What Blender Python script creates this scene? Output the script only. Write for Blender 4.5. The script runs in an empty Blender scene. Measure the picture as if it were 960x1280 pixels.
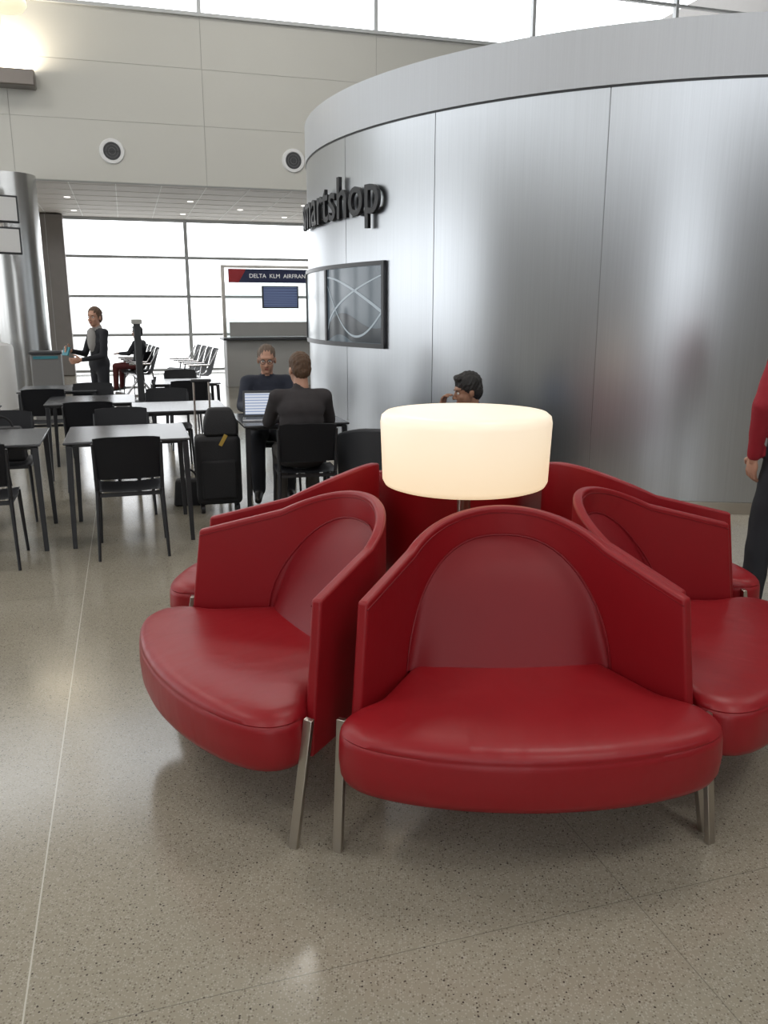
import bpy, bmesh, math, random
import numpy as np
from mathutils import Vector, Matrix, Euler
random.seed(4)
scene = bpy.context.scene
scene.view_settings.view_transform = 'Standard'
scene.view_settings.look = 'None'
scene.view_settings.exposure = -0.08
COL = scene.collection
rad = math.radians
BA = rad(17.0)                       # building axis angle
E1 = Vector((math.cos(BA), math.sin(BA), 0)); E2 = Vector((-math.sin(BA), math.cos(BA), 0))
def B(a, b, z=0): return E1*a + E2*b + Vector((0, 0, z))

# ---------------------------------------------------------------- materials
def mat(name, col, rough=0.5, metal=0.0, bump=0.0, bscale=50, spec=0.5, var=0.0, vscale=5, emit=None, estr=0, coat=0, bdist=.01, stretch=None):
    m = bpy.data.materials.new(name); m.use_nodes = True
    nt = m.node_tree; n = nt.nodes; L = nt.links
    b = n['Principled BSDF']
    b.inputs['Base Color'].default_value = (*col, 1)
    b.inputs['Roughness'].default_value = rough
    b.inputs['Metallic'].default_value = metal
    b.inputs['Specular IOR Level'].default_value = spec
    b.inputs['Coat Weight'].default_value = coat
    tc = n.new('ShaderNodeTexCoord')
    if var > 0:
        no = n.new('ShaderNodeTexNoise'); no.inputs['Scale'].default_value = vscale; no.inputs['Detail'].default_value = 4
        L.new(tc.outputs['Object'], no.inputs['Vector'])
        mx = n.new('ShaderNodeMix'); mx.data_type = 'RGBA'
        mx.inputs[6].default_value = (*[c*(1-var) for c in col], 1)
        mx.inputs[7].default_value = (*[min(1, c*(1+var)) for c in col], 1)
        L.new(no.outputs['Fac'], mx.inputs[0]); L.new(mx.outputs[2], b.inputs['Base Color'])
    if bump > 0:
        no2 = n.new('ShaderNodeTexNoise'); no2.inputs['Scale'].default_value = bscale; no2.inputs['Detail'].default_value = 2 if stretch else 5
        if stretch:
            mp = n.new('ShaderNodeMapping'); mp.inputs['Scale'].default_value = stretch
            L.new(tc.outputs['Object'], mp.inputs[0]); L.new(mp.outputs[0], no2.inputs['Vector']); no2.inputs['Distortion'].default_value = .3
        else: L.new(tc.outputs['Object'], no2.inputs['Vector'])
        bp = n.new('ShaderNodeBump'); bp.inputs['Strength'].default_value = bump; bp.inputs['Distance'].default_value = bdist
        L.new(no2.outputs['Fac'], bp.inputs['Height']); L.new(bp.outputs['Normal'], b.inputs['Normal'])
    if emit:
        b.inputs['Emission Color'].default_value = (*emit, 1); b.inputs['Emission Strength'].default_value = estr
    return m

M = {}
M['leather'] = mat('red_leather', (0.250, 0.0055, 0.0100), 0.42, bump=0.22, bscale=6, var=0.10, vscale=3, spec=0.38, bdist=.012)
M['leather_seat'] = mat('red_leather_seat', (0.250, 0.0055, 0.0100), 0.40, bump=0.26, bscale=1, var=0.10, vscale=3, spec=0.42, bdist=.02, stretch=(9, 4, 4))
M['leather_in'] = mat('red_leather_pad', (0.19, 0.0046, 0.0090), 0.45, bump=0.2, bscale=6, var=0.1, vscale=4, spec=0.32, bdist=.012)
M['steel'] = mat('brushed_steel', (0.50, 0.46, 0.41), 0.3, 1.0, bump=0.05, bscale=120)
M['chrome'] = mat('chrome', (0.7, 0.7, 0.72), 0.15, 1.0, var=.02)
M['black'] = mat('black_plastic', (0.014, 0.015, 0.018), 0.42, bump=0.03, bscale=200)
M['blackseat'] = mat('black_vinyl', (0.017, 0.018, 0.023), 0.5, bump=0.06, bscale=80)
M['tabletop'] = mat('table_laminate', (0.045, 0.047, 0.053), 0.25, spec=0.5, var=0.08, vscale=30)
M['fabricblack'] = mat('black_nylon', (0.012, 0.012, 0.014), 0.75, bump=0.3, bscale=150)
M['wall'] = mat('painted_wall', (0.55, 0.55, 0.515), 0.6, var=0.03, vscale=1)
M['groove'] = mat('groove_dark', (0.33, 0.33, 0.31), 0.7, var=.05)
M['ceil'] = mat('ceiling_paint', (0.62, 0.61, 0.58), 0.8, var=0.03)
M['soffit'] = mat('soffit_panel', (0.46, 0.42, 0.385), 0.6, var=0.05)
M['tbar'] = mat('ceiling_tbar', (0.72, 0.71, 0.68), 0.6, var=0.03)
M['frame'] = mat('window_frame', (0.50, 0.52, 0.53), 0.45, 0.0, var=.04)
M['framedark'] = mat('dark_frame', (0.03, 0.032, 0.036), 0.35, var=.05)
M['white'] = mat('white_enamel', (0.72, 0.73, 0.74), 0.45, var=.03)
M['grey'] = mat('grey_laminate', (0.38, 0.38, 0.37), 0.5, var=.05)
M['greymid'] = mat('mid_grey_laminate', (0.16, 0.16, 0.16), 0.5, var=.05)
M['greydark'] = mat('dark_grey_upholstery', (0.028, 0.030, 0.035), 0.6, bump=.1, bscale=90)
M['rearwall'] = mat('rear_wall_paint', (0.24, 0.23, 0.22), 0.7, var=.05)
M['skin'] = mat('skin', (0.46, 0.25, 0.17), 0.5, var=0.06, vscale=20)
M['skin2'] = mat('skin_tan', (0.30, 0.155, 0.095), 0.5, var=0.06, vscale=20)
M['hair_brown'] = mat('hair_brown', (0.10, 0.055, 0.03), 0.6, bump=.6, bscale=120, var=.3, vscale=60)
M['hair_grey'] = mat('hair_greybrown', (0.13, 0.09, 0.065), 0.6, bump=.6, bscale=120, var=.3, vscale=60)
M['hair_black'] = mat('hair_black', (0.010, 0.009, 0.009), 0.5, bump=.6, bscale=120, var=.3, vscale=60)
M['eye'] = mat('eye_white', (0.7, 0.68, 0.65), 0.3, var=.02)
M['iris'] = mat('iris', (0.03, 0.02, 0.015), 0.2, var=.02)
M['lip'] = mat('lips', (0.36, 0.13, 0.1), 0.5, var=.05)
M['navy'] = mat('navy_knit', (0.016, 0.02, 0.035), 0.85, bump=.3, bscale=120, var=.1)
M['suit'] = mat('charcoal_jacket', (0.046, 0.042, 0.044), 0.9, bump=.2, bscale=25, var=.12, spec=.2)
M['trouser'] = mat('dark_trousers', (0.012, 0.013, 0.018), 0.8, bump=.25, bscale=30, var=.1)
M['khaki'] = mat('grey_trousers', (0.06, 0.055, 0.05), 0.8, bump=.25, bscale=30, var=.1)
M['maroon'] = mat('maroon_cloth', (0.09, 0.012, 0.012), 0.8, bump=.25, bscale=30, var=.1)
M['redshirt'] = mat('red_jacket', (0.27, 0.008, 0.018), 0.8, bump=.35, bscale=25, var=.12)
M['blueshirt'] = mat('blue_shirt', (0.07, 0.13, 0.25), 0.8, bump=.2, bscale=40, var=.1)
M['shoe'] = mat('shoe_leather', (0.02, 0.017, 0.015), 0.4, var=.1)
M['shoewhite'] = mat('sneaker', (0.5, 0.5, 0.48), 0.6, var=.05)
M['scarf'] = mat('grey_scarf', (0.28, 0.27, 0.26), 0.9, bump=.4, bscale=60, var=.15)
M['navysign'] = mat('navy_sign', (0.012, 0.02, 0.09), 0.4, var=.05)
M['redsign'] = mat('red_sign', (0.5, 0.02, 0.03), 0.4, var=.05)
M['teal'] = mat('teal_card', (0.03, 0.2, 0.25), 0.5, var=.05)
M['signtext'] = mat('sign_letter_white', (0.8, 0.8, 0.8), 0.5, emit=(1, 1, 1), estr=.3)
M['yellow'] = mat('yellow_tag', (0.4, 0.26, 0.04), 0.5, var=.05)
M['letter'] = mat('letter_dark', (0.022, 0.023, 0.026), 0.4, 0.2, var=.05)
M['letterside'] = mat('letter_side', (0.45, 0.45, 0.46), 0.3, 0.9, var=.05)
M['seam'] = mat('panel_seam', (0.30, 0.31, 0.32), 0.4, 0.8, var=.05)
M['downlight'] = mat('downlight_lens', (.9, .9, .9), .5, emit=(1, .97, .92), estr=1.6)
M['glow'] = mat('warm_lens', (.9, .8, .6), .5, emit=(1, .86, .6), estr=.9)
M['glowhot'] = mat('hot_lens', (.9, .8, .7), .5, emit=(1, .93, .8), estr=6)
M['apron'] = mat('apron_concrete', (0.6, 0.6, 0.58), .9, var=.08, vscale=.3)
M['tan'] = mat('bronze_cladding', (0.22, 0.20, 0.185), 0.35, 0.8, var=.08)

# lightly tinted glass
m = bpy.data.materials.new('glass_panel'); m.use_nodes = True; nt = m.node_tree; n = nt.nodes; L = nt.links
tr = n.new('ShaderNodeBsdfTransparent'); tr.inputs[0].default_value = (.9, .94, .94, 1); ms_ = n.new('ShaderNodeMixShader'); ms_.inputs[0].default_value = .25
L.new(tr.outputs[0], ms_.inputs[1]); L.new(n['Principled BSDF'].outputs[0], ms_.inputs[2]); n['Principled BSDF'].inputs['Base Color'].default_value = (.8, .84, .84, 1)
n['Principled BSDF'].inputs['Roughness'].default_value = .15
L.new(ms_.outputs[0], n['Material Output'].inputs[0]); M['glass'] = m

# lamp shade : translucent plastic, glowing
m = bpy.data.materials.new('lamp_shade_glow'); m.use_nodes = True; nt = m.node_tree; n = nt.nodes; L = nt.links
b = n['Principled BSDF']; b.inputs['Base Color'].default_value = (.60, .56, .50, 1); b.inputs['Roughness'].default_value = .35
tc = n.new('ShaderNodeTexCoord'); sp = n.new('ShaderNodeSeparateXYZ'); L.new(tc.outputs['Generated'], sp.inputs[0])
cr = n.new('ShaderNodeValToRGB'); cr.color_ramp.elements[0].color = (1.0, .76, .46, 1); cr.color_ramp.elements[1].color = (.88, .72, .52, 1)
L.new(sp.outputs['Z'], cr.inputs[0]); L.new(cr.outputs[0], b.inputs['Emission Color']); b.inputs['Emission Strength'].default_value = .80
M['shade'] = m

# brushed aluminium curved wall
def metalwall(name, base, r, metal=1.0, streak=.04):
    m = bpy.data.materials.new(name); m.use_nodes = True; nt = m.node_tree; n = nt.nodes; L = nt.links
    b = n['Principled BSDF']; b.inputs['Metallic'].default_value = metal; b.inputs['Roughness'].default_value = r
    tc = n.new('ShaderNodeTexCoord')
    mp = n.new('ShaderNodeMapping'); mp.inputs['Scale'].default_value = (110, 110, 1.2); L.new(tc.outputs['Object'], mp.inputs[0])
    n2 = n.new('ShaderNodeTexNoise'); n2.inputs['Scale'].default_value = 1; n2.inputs['Detail'].default_value = 2; L.new(mp.outputs[0], n2.inputs['Vector'])
    mx = n.new('ShaderNodeMix'); mx.data_type = 'RGBA'
    mx.inputs[6].default_value = (*[c*(1-streak*1.5) for c in base], 1); mx.inputs[7].default_value = (*[c*(1+streak*1.5) for c in base], 1)
    L.new(n2.outputs['Fac'], mx.inputs[0]); L.new(mx.outputs[2], b.inputs['Base Color'])
    return m
M['alu'] = metalwall('brushed_aluminium', (.53, .55, .575), .29, streak=.05)
M['fascia'] = metalwall('fascia_metal', (.53, .55, .58), .45, .5)
M['steelcol'] = metalwall('column_steel', (.5, .5, .49), .24)

# terrazzo floor
def terrazzo():
    m = bpy.data.materials.new('terrazzo'); m.use_nodes = True; nt = m.node_tree; n = nt.nodes; L = nt.links
    b = n['Principled BSDF']; b.inputs['Roughness'].default_value = .24; b.inputs['Specular IOR Level'].default_value = .55
    tc = n.new('ShaderNodeTexCoord')
    def mathn(op, a, b_=None, c=None):
        x = n.new('ShaderNodeMath'); x.operation = op
        for i, v in enumerate([a, b_, c]):
            if v is None: continue
            if isinstance(v, (int, float)): x.inputs[i].default_value = v
            else: L.new(v, x.inputs[i])
        return x.outputs[0]
    def mix(f, c1, c2):
        x = n.new('ShaderNodeMix'); x.data_type = 'RGBA'
        L.new(f, x.inputs[0])
        for i, c in ((6, c1), (7, c2)):
            if isinstance(c, tuple): x.inputs[i].default_value = (*c, 1)
            else: L.new(c, x.inputs[i])
        return x.outputs[2]
    big = n.new('ShaderNodeTexNoise'); big.inputs['Scale'].default_value = .8; big.inputs['Detail'].default_value = 3; L.new(tc.outputs['Object'], big.inputs['Vector'])
    col = mix(big.outputs['Fac'], (.260, .234, .182), (.310, .284, .226))
    def chips(scale, thr, dist, c, col):
        v = n.new('ShaderNodeTexVoronoi'); v.inputs['Scale'].default_value = scale; L.new(tc.outputs['Object'], v.inputs['Vector'])
        s = n.new('ShaderNodeSeparateColor'); L.new(v.outputs['Color'], s.inputs[0])
        f = mathn('MULTIPLY', mathn('GREATER_THAN', s.outputs[0], thr), mathn('LESS_THAN', v.outputs['Distance'], dist))
        return mix(f, col, c)
    col = chips(170, .45, .42, (.36, .335, .28), col)
    col = chips(140, .70, .38, (.18, .155, .12), col)
    col = chips(95, .90, .26, (.06, .048, .04), col)
    d1 = n.new('ShaderNodeVectorMath'); d1.operation = 'DOT_PRODUCT'; L.new(tc.outputs['Object'], d1.inputs[0]); d1.inputs[1].default_value = E1
    d2 = n.new('ShaderNodeVectorMath'); d2.operation = 'DOT_PRODUCT'; L.new(tc.outputs['Object'], d2.inputs[0]); d2.inputs[1].default_value = E2
    w1 = mathn('ABSOLUTE', mathn('WRAP', mathn('SUBTRACT', d1.outputs['Value'], -.34), .795, -.795))
    w2 = mathn('ABSOLUTE', mathn('WRAP', mathn('SUBTRACT', d2.outputs['Value'], 1.70), 1.59, -1.59))
    g = mathn('MULTIPLY', mathn('LESS_THAN', mathn('MINIMUM', w1, w2), .0014), .65)
    col = mix(g, col, (.12, .11, .09))
    w3 = mathn('LESS_THAN', mathn('ABSOLUTE', mathn('SUBTRACT', d1.outputs['Value'], -.34)), .0022)
    col = mix(w3, col, (.50, .48, .42))
    L.new(col, b.inputs['Base Color'])
    r = n.new('ShaderNodeTexNoise'); r.inputs['Scale'].default_value = 3; r.inputs['Detail'].default_value = 5; L.new(tc.outputs['Object'], r.inputs['Vector'])
    mr = n.new('ShaderNodeMapRange'); mr.inputs[3].default_value = .09; mr.inputs[4].default_value = .21; L.new(r.outputs['Fac'], mr.inputs[0]); L.new(mr.outputs[0], b.inputs['Roughness'])
    return m
M['floor'] = terrazzo()

# screen contents
def screenmat(name, c1, c2, scale, dist, s=.6, dscale=1.0, p0=.55):
    m = bpy.data.materials.new(name); m.use_nodes = True; nt = m.node_tree; n = nt.nodes; L = nt.links
    b = n['Principled BSDF']; b.inputs['Roughness'].default_value = .15; b.inputs['Base Color'].default_value = (.015, .015, .02, 1)
    tc = n.new('ShaderNodeTexCoord'); w = n.new('ShaderNodeTexWave'); w.inputs['Scale'].default_value = scale; w.inputs['Distortion'].default_value = dist; w.inputs['Detail'].default_value = 0; w.inputs['Detail Scale'].default_value = dscale
    w.bands_direction = 'Z'
    L.new(tc.outputs['Object'], w.inputs['Vector'])
    cr = n.new('ShaderNodeValToRGB'); e = cr.color_ramp.elements
    e[0].color = (*c1, 1); e[0].position = p0; e[1].color = (*c2, 1); e[1].position = .97
    L.new(w.outputs['Fac'], cr.inputs[0]); L.new(cr.outputs[0], b.inputs['Emission Color']); b.inputs['Emission Strength'].default_value = s
    return m
M['lapscreen'] = screenmat('laptop_display', (.85, .9, 1.0), (.25, .35, .6), 14, .1, .7)
M['infoscreen'] = screenmat('info_display', (.01, .02, .08), (.3, .4, .7), 9, .0, .6)
M['scr_bg'] = mat('tv_glass', (.02, .022, .026), .12, spec=.5, var=.1, emit=(.10, .14, .17), estr=.55)
M['scr_dark'] = mat('tv_dark_reflection', (.012, .013, .016), .12, spec=.5, var=.1, emit=(.03, .04, .05), estr=.55)
M['scr_line'] = mat('tv_reflection_streak', (.05, .055, .06), .2, var=.1, emit=(.30, .36, .40), estr=.8)  # pale reflection on the glass, painted as a faint glow
M['scr_bright'] = mat('tv_bright_area', (.05, .055, .06), .15, var=.1, emit=(.30, .33, .35), estr=.75)

# ---------------------------------------------------------------- mesh helpers
def mk(name, bm, mt, parent=None, bevel=0.0, smooth=True, sharp=38, seg=2):
    bmesh.ops.recalc_face_normals(bm, faces=bm.faces)
    if smooth:
        for f in bm.faces: f.smooth = True
        for e in bm.edges:
            if len(e.link_faces) == 2 and e.calc_face_angle(0) > rad(sharp): e.smooth = False
    me = bpy.data.meshes.new(name); bm.to_mesh(me); bm.free()
    return mo(name, me, mt, parent, bevel, seg)
def mo(name, me, mt, parent=None, bevel=0.0, seg=2):
    o = bpy.data.objects.new(name, me); COL.objects.link(o)
    if mt is not None:
        for x in (mt if isinstance(mt, (list, tuple)) else [mt]):
            if len(me.materials) < (len(mt) if isinstance(mt, (list, tuple)) else 1): me.materials.append(M[x] if isinstance(x, str) else x)
    if parent is not None: o.parent = parent
    if bevel > 0:
        md = o.modifiers.new('bevel', 'BEVEL'); md.width = bevel; md.segments = seg; md.limit_method = 'ANGLE'; md.angle_limit = rad(38)
        md.harden_normals = False
    return o
def empty(name, loc=(0, 0, 0), rz=0.0):
    e = bpy.data.objects.new(name, None); COL.objects.link(e); e.location = loc; e.rotation_euler = (0, 0, rz); e.empty_display_size = .2
    return e
def clone(root, name, loc, rz):
    e = empty(name, loc, rz)
    for c in root.children:
        o = c.copy(); COL.objects.link(o); o.parent = e
    return e
def bx(bm, c, s, R=None):
    mtx = Matrix.Translation(Vector(c)) @ (R.to_4x4() if R else Matrix()) @ Matrix.Diagonal((s[0], s[1], s[2], 1))
    bmesh.ops.create_cube(bm, size=1, matrix=mtx); return bm
def cy(bm, p0, p1, r0, r1=None, seg=20, caps=True):
    p0 = Vector(p0); p1 = Vector(p1); r1 = r0 if r1 is None else r1
    d = p1-p0; q = d.to_track_quat('Z', 'Y')
    bmesh.ops.create_cone(bm, cap_ends=caps, segments=seg, radius1=r0, radius2=r1, depth=d.length, matrix=Matrix.Translation((p0+p1)/2) @ q.to_matrix().to_4x4()); return bm
def sph(bm, c, r, R=None, u=16, v=10):
    if isinstance(r, (int, float)): r = (r, r, r)
    bmesh.ops.create_uvsphere(bm, u_segments=u, v_segments=v, radius=1, matrix=Matrix.Translation(Vector(c)) @ (R.to_4x4() if R else Matrix()) @ Matrix.Diagonal((*r, 1))); return bm
def N(): return bmesh.new()
RB = Matrix.Rotation(BA, 3, 'Z')
def bbox(name, a0, a1, b0, b1, z0, z1, mt, parent=None, bevel=0):
    """box in building axes"""
    bm = N(); bx(bm, B((a0+a1)/2, (b0+b1)/2, (z0+z1)/2), (abs(a1-a0), abs(b1-b0), abs(z1-z0)), RB)
    return mk(name, bm, mt, parent, bevel)
def lathe(bm, prof, c=(0, 0, 0), seg=64):
    rings = []
    for r, z in prof:
        if r < 1e-6: rings.append([bm.verts.new((c[0], c[1], c[2]+z))])
        else: rings.append([bm.verts.new((c[0]+r*math.cos(2*math.pi*i/seg), c[1]+r*math.sin(2*math.pi*i/seg), c[2]+z)) for i in range(seg)])
    for A, C in zip(rings, rings[1:]):
        for i in range(seg):
            j = (i+1) % seg
            if len(A) == 1 and len(C) > 1: bm.faces.new((A[0], C[i], C[j]))
            elif len(C) == 1 and len(A) > 1: bm.faces.new((A[i], A[j], C[0]))
            elif len(A) > 1: bm.faces.new((A[i], A[j], C[j], C[i]))
    return bm

# ---------------------------------------------------------------- room shell
WE2 = 17.1; WI2 = 23.5; AX0, AX1 = -13.0, 15.0; BK = -9.0; TOP = 9.6; SOF = 3.97
bm = N(); bx(bm, B((AX0+AX1)/2, (BK+WI2)/2, -.1), (AX1-AX0+1, WI2-BK+.6, .2), RB)
fl = mk('floor', bm, 'floor', None, smooth=False)
bbox('ceiling', AX0-.5, AX1+.5, BK-.3, WE2+.3, TOP, TOP+.2, 'ceil')
bbox('ceiling_soffit', AX0-.5, AX1+.5, WE2+.3, WI2+.3, SOF, SOF+.2, 'soffit')
# upper (bulkhead) wall
w = empty('wall_bulkhead')
GX = [1.68+3.39*k for k in range(-5, 5)]
xs = [AX0-.3]+[g for g in GX if AX0 < g < AX1]+[AX1+.3]
for i in range(len(xs)-1):
    for (z0, z1) in ((SOF-.02, 5.0), (5.0, 5.98), (5.98, 6.86)):
        bbox('panel', xs[i]+.004, xs[i+1]-.004, WE2, WE2+.1, z0+.003, z1-.003, 'wall', w)
bbox('backing', AX0-.3, AX1+.3, WE2+.008, WE2+.28, SOF-.015, 6.86, 'groove', w)
bbox('header', AX0-.3, AX1+.3, WE2, WE2+.3, 9.3, TOP, 'wall', w)
cw = empty('window_1')
bbox('sill', AX0-.3, AX1+.3, WE2-.06, WE2+.3, 6.86, 6.92, 'frame', cw)
for g in xs: bbox('mullion', g-.035, g+.035, WE2, WE2+.12, 6.9, 9.3, 'frame', cw)
bbox('transom', AX0, AX1, WE2+.02, WE2+.1, 8.0, 8.05, 'frame', cw)
# end window wall
ww = empty('window_2')
for g in xs: bbox('mullion', g-.045, g+.045, WI2, WI2+.12, 0, SOF, 'frame', ww)
for z in (0.06, 1.0, 2.0, 3.0, 3.93): bbox('rail', AX0, AX1, WI2+.01, WI2+.08, z-.035, z+.035, 'frame', ww)
# unseen side + rear walls; window bands and bays shaped for kiosk reflections
wr = empty('wall_right')
bbox('lower', AX1, AX1+.3, BK, WI2, 0, 9.6, 'rearwall', wr)
wl = empty('wall_left')
bbox('lower', AX0-.3, AX0, BK, WI2, 0, .9, 'wall', wl)
bbox('middle_band', AX0-.3, AX0, BK, WI2, 4.2, 6.4, 'wall', wl)
bbox('solid_bay', AX0-.3, AX0, BK, 5.0, .9, 4.2, 'rearwall', wl)
bbox('upper', AX0-.3, AX0, BK, WI2, 8.6, 9.6, 'wall', wl)
for k in range(9): bbox('pier', AX0-.3, AX0, BK+k*4-.3, BK+k*4+.3, .9, 8.6, 'wall', wl)
wb = empty('wall_rear')
bbox('lower', AX0, AX1, BK-.3, BK, 0, .9, 'rearwall', wb)
bbox('middle_band', AX0, AX1, BK-.3, BK, 4.4, 6.2, 'rearwall', wb)
bbox('bay_left', AX0, -5.6, BK-.3, BK, .9, 4.4, 'rearwall', wb)
bbox('bay_right', -.6, AX1, BK-.3, BK, .9, 4.4, 'rearwall', wb)
bbox('upper', AX0, AX1, BK-.3, BK, 8.6, 9.6, 'wall', wb)
for g in xs: bbox('pier', g-.25, g+.25, BK-.3, BK, .6, 8.6, 'rearwall', wb)
# soffit tile grid and downlights
sl = empty('ceiling_tile_grid')
bm = N()
for k in range(-10, 14): bx(bm, B(k*.85, 20.4, SOF-.003), (.016, 5.9, .006), RB)
for k in range(8): bx(bm, B(1.2, 17.7+k*.82, SOF-.003), (20, .016, .006), RB)
mk('tbars', bm, 'tbar', sl)
for k, (a, b_) in enumerate(((-1, 19.7), (1.55, 19.7), (4.1, 19.7), (-1, 22.2), (1.55, 22.2), (4.1, 22.2), (2.8, 20.9))):
    bm = N(); cy(bm, B(a, b_, SOF-.012), B(a, b_, SOF-.001), .06, .07, 20); mk('downlight_%d' % k, bm, 'downlight', sl)
# vents
for k in (-.02, 3.37, 6.76, -3.41):
    v = empty('air_vent', B(k, WE2-.0, 4.48), BA)
    def vring(r, y0, y1, mt, nm):
        bm = N(); cy(bm, (0, y0, 0), (0, y1, 0), r, r, 40); mk(nm, bm, mt, v)
    bm = N(); lathe(bm, [(.15, 0), (.16, .03), (.21, .03), (.225, 0), (.15, 0)], seg=40)
    bm.transform(Matrix.Rotation(rad(90), 4, 'X')); mk('rim', bm, 'white', v)
    vring(.155, -.012, .0, 'framedark', 'throat')
    bm = N()
    for r in (.06, .11):
        bmt = N(); lathe(bmt, [(r-.003, .012), (r-.003, .022), (r+.003, .022), (r+.003, .012), (r-.003, .012)], seg=32)
        me = bpy.data.meshes.new('t'); bmt.to_mesh(me); bmt.free(); bm.from_mesh(me)
    bm.transform(Matrix.Rotation(rad(90), 4, 'X')); mk('grille', bm, 'greymid', v)
    bm = N(); bx(bm, (0, -.018, 0), (.3, .008, .008)); bx(bm, (0, -.018, 0), (.008, .008, .3)); mk('cross', bm, 'framedark', v)
# exterior apron
bm = N(); bx(bm, B(0, 150, -.6), (400, 252, .2), RB); mk('ground_apron', bm, 'apron', None, smooth=False)

# steel column + cladding pillar + grey column
c = empty('steel_column', B(-1.82, WE2-.35, 0))
bm = N(); cy(bm, (0, 0, 0), (0, 0, SOF-.03), .47, .47, 48)
mk('shaft', bm, 'steelcol', c)
bm = N(); lathe(bm, [(.475, 0), (.49, 0), (.49, .15), (.475, .16)]); mk('collar', bm, 'steel', c)
c = empty('clad_pillar', B(-1.72, WI2-.4, 0), BA)
bm = N(); bx(bm, (0, 0, SOF/2-.01), (.8, .5, SOF-.02)); mk('shaft', bm, 'tan', c, .02)
bm = N(); bx(bm, (0, -.255, 2), (.02, .01, 3.9)); mk('joint', bm, 'groove', c)
wc = empty('painted_column', (-6.78, 14.0, 0))
bm = N(); lathe(bm, [(0, 0), (.55, 0), (.55, 1.0), (.53, 1.06), (.39, 1.10), (.37, 1.14), (.37, 3.6), (.42, 3.75), (0, 3.75)], seg=48); mk('shaft', bm, 'white', wc, sharp=50)
hm = empty('hanging_monitor', (-5.80, 13.2, 0), rad(40))
for z in (3.12, 2.66):
    bm = N(); bx(bm, (0, 0, z), (.5, .07, .4)); mk('case', bm, 'framedark', hm, .01)
    bm = N(); bx(bm, (0, -.037, z), (.44, .006, .34)); mk('display', bm, 'white', hm)
bm = N(); cy(bm, (0, .06, 2.5), (0, .06, 3.6), .03); bx(bm, (-.35, .06, 3.35), (.7, .04, .05)); mk('bracket', bm, 'steel', hm)

# sconce + pendant
s = empty('wall_sconce', B(-1.72, WE2-.18, 5.55), BA)
bm = N(); bx(bm, (0, 0, 0), (1.0, .34, .26)); mk('housing', bm, 'tan', s, .02)
bm = N(); bx(bm, (0, 0, .135), (.9, .26, .01)); mk('lens', bm, 'glowhot', s)
ld = bpy.data.lights.new('sconce_light', 'AREA'); ld.size = .8; ld.energy = 70; ld.color = (1, .86, .66)
lo = bpy.data.objects.new('bulb', ld); COL.objects.link(lo); lo.parent = s; lo.location = (0, -.02, .17); lo.rotation_euler = (math.pi, 0, 0)
for (x, y, z) in ((-4.95, 12.0, 5.50), (-7.2, 9.4, 5.42), (6.5, 13.0, 6.2)):
    p = empty('pendant_lamp', (x, y, z))
    bm = N(); lathe(bm, [(0, -.1), (.12, -.095), (.22, -.06), (.27, 0), (.27, .05), (.15, .12), (0, .13)], seg=40); mk('dish', bm, 'glow', p, sharp=80)
    bm = N(); cy(bm, (0, 0, .12), (0, 0, TOP-z), .008); cy(bm, (0, 0, .12), (0, 0, .22), .04); mk('cord', bm, 'steel', p)

# ---------------------------------------------------------------- curved kiosk
KC = Vector((3.32, 10.73, 0)); KR = 4.25
def KP(deg, r, z): return Vector((KC.x+r*math.cos(rad(deg)), KC.y+r*math.sin(rad(deg)), z))
def arc_slab(bm, a0, a1, r0, r1, z0, z1, n):
    R = []
    for i in range(n+1):
        a = a0+(a1-a0)*i/n
        R.append([bm.verts.new(KP(a, r, z)) for r, z in ((r0, z0), (r1, z0), (r1, z1), (r0, z1))])
    for A, C in zip(R, R[1:]):
        for k in range(4): bm.faces.new((A[k], A[(k+1) % 4], C[(k+1) % 4], C[k]))
    bm.faces.new(R[0]); bm.faces.new(R[-1][::-1])
    return bm
K = empty('wall_kiosk')
seams = [-212.2, -190.5, -171, -150.5, -132.7, -112.2, -92.2, -72.2, -52.2, -32.2, -12.2, 7.8, 27.8, 47.8, 67.8, 87.8, 107.8, 127.8, 147.8]
for a0, a1 in zip(seams, seams[1:]):
    bm = N(); arc_slab(bm, a0+.05, a1-.05, KR-.03, KR, .10, 3.245, 16); mk('panel', bm, 'alu', K, sharp=30)
bm = N(); lathe(bm, [(KR-.008, 0), (KR-.008, 3.6)], c=KC, seg=180); mk('core', bm, 'seam', K)
bm = N(); lathe(bm, [(KR-.01, 0), (KR+.008, 0), (KR+.008, .095), (KR-.01, .1)], c=KC, seg=180); mk('baseboard', bm, 'steel', K)
bm = N(); lathe(bm, [(KR-.02, 3.262), (KR+.012, 3.262), (KR+.012, 3.67), (KR-.3, 3.67), (KR-.3, 3.5), (0, 3.5)], c=KC, seg=180); mk('fascia', bm, 'fascia', K)
bm = N(); lathe(bm, [(KR-.02, 3.245), (KR+.002, 3.245), (KR+.002, 3.262), (KR-.02, 3.262)], c=KC, seg=180); mk('shadow_gap', bm, 'framedark', K)
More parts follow.
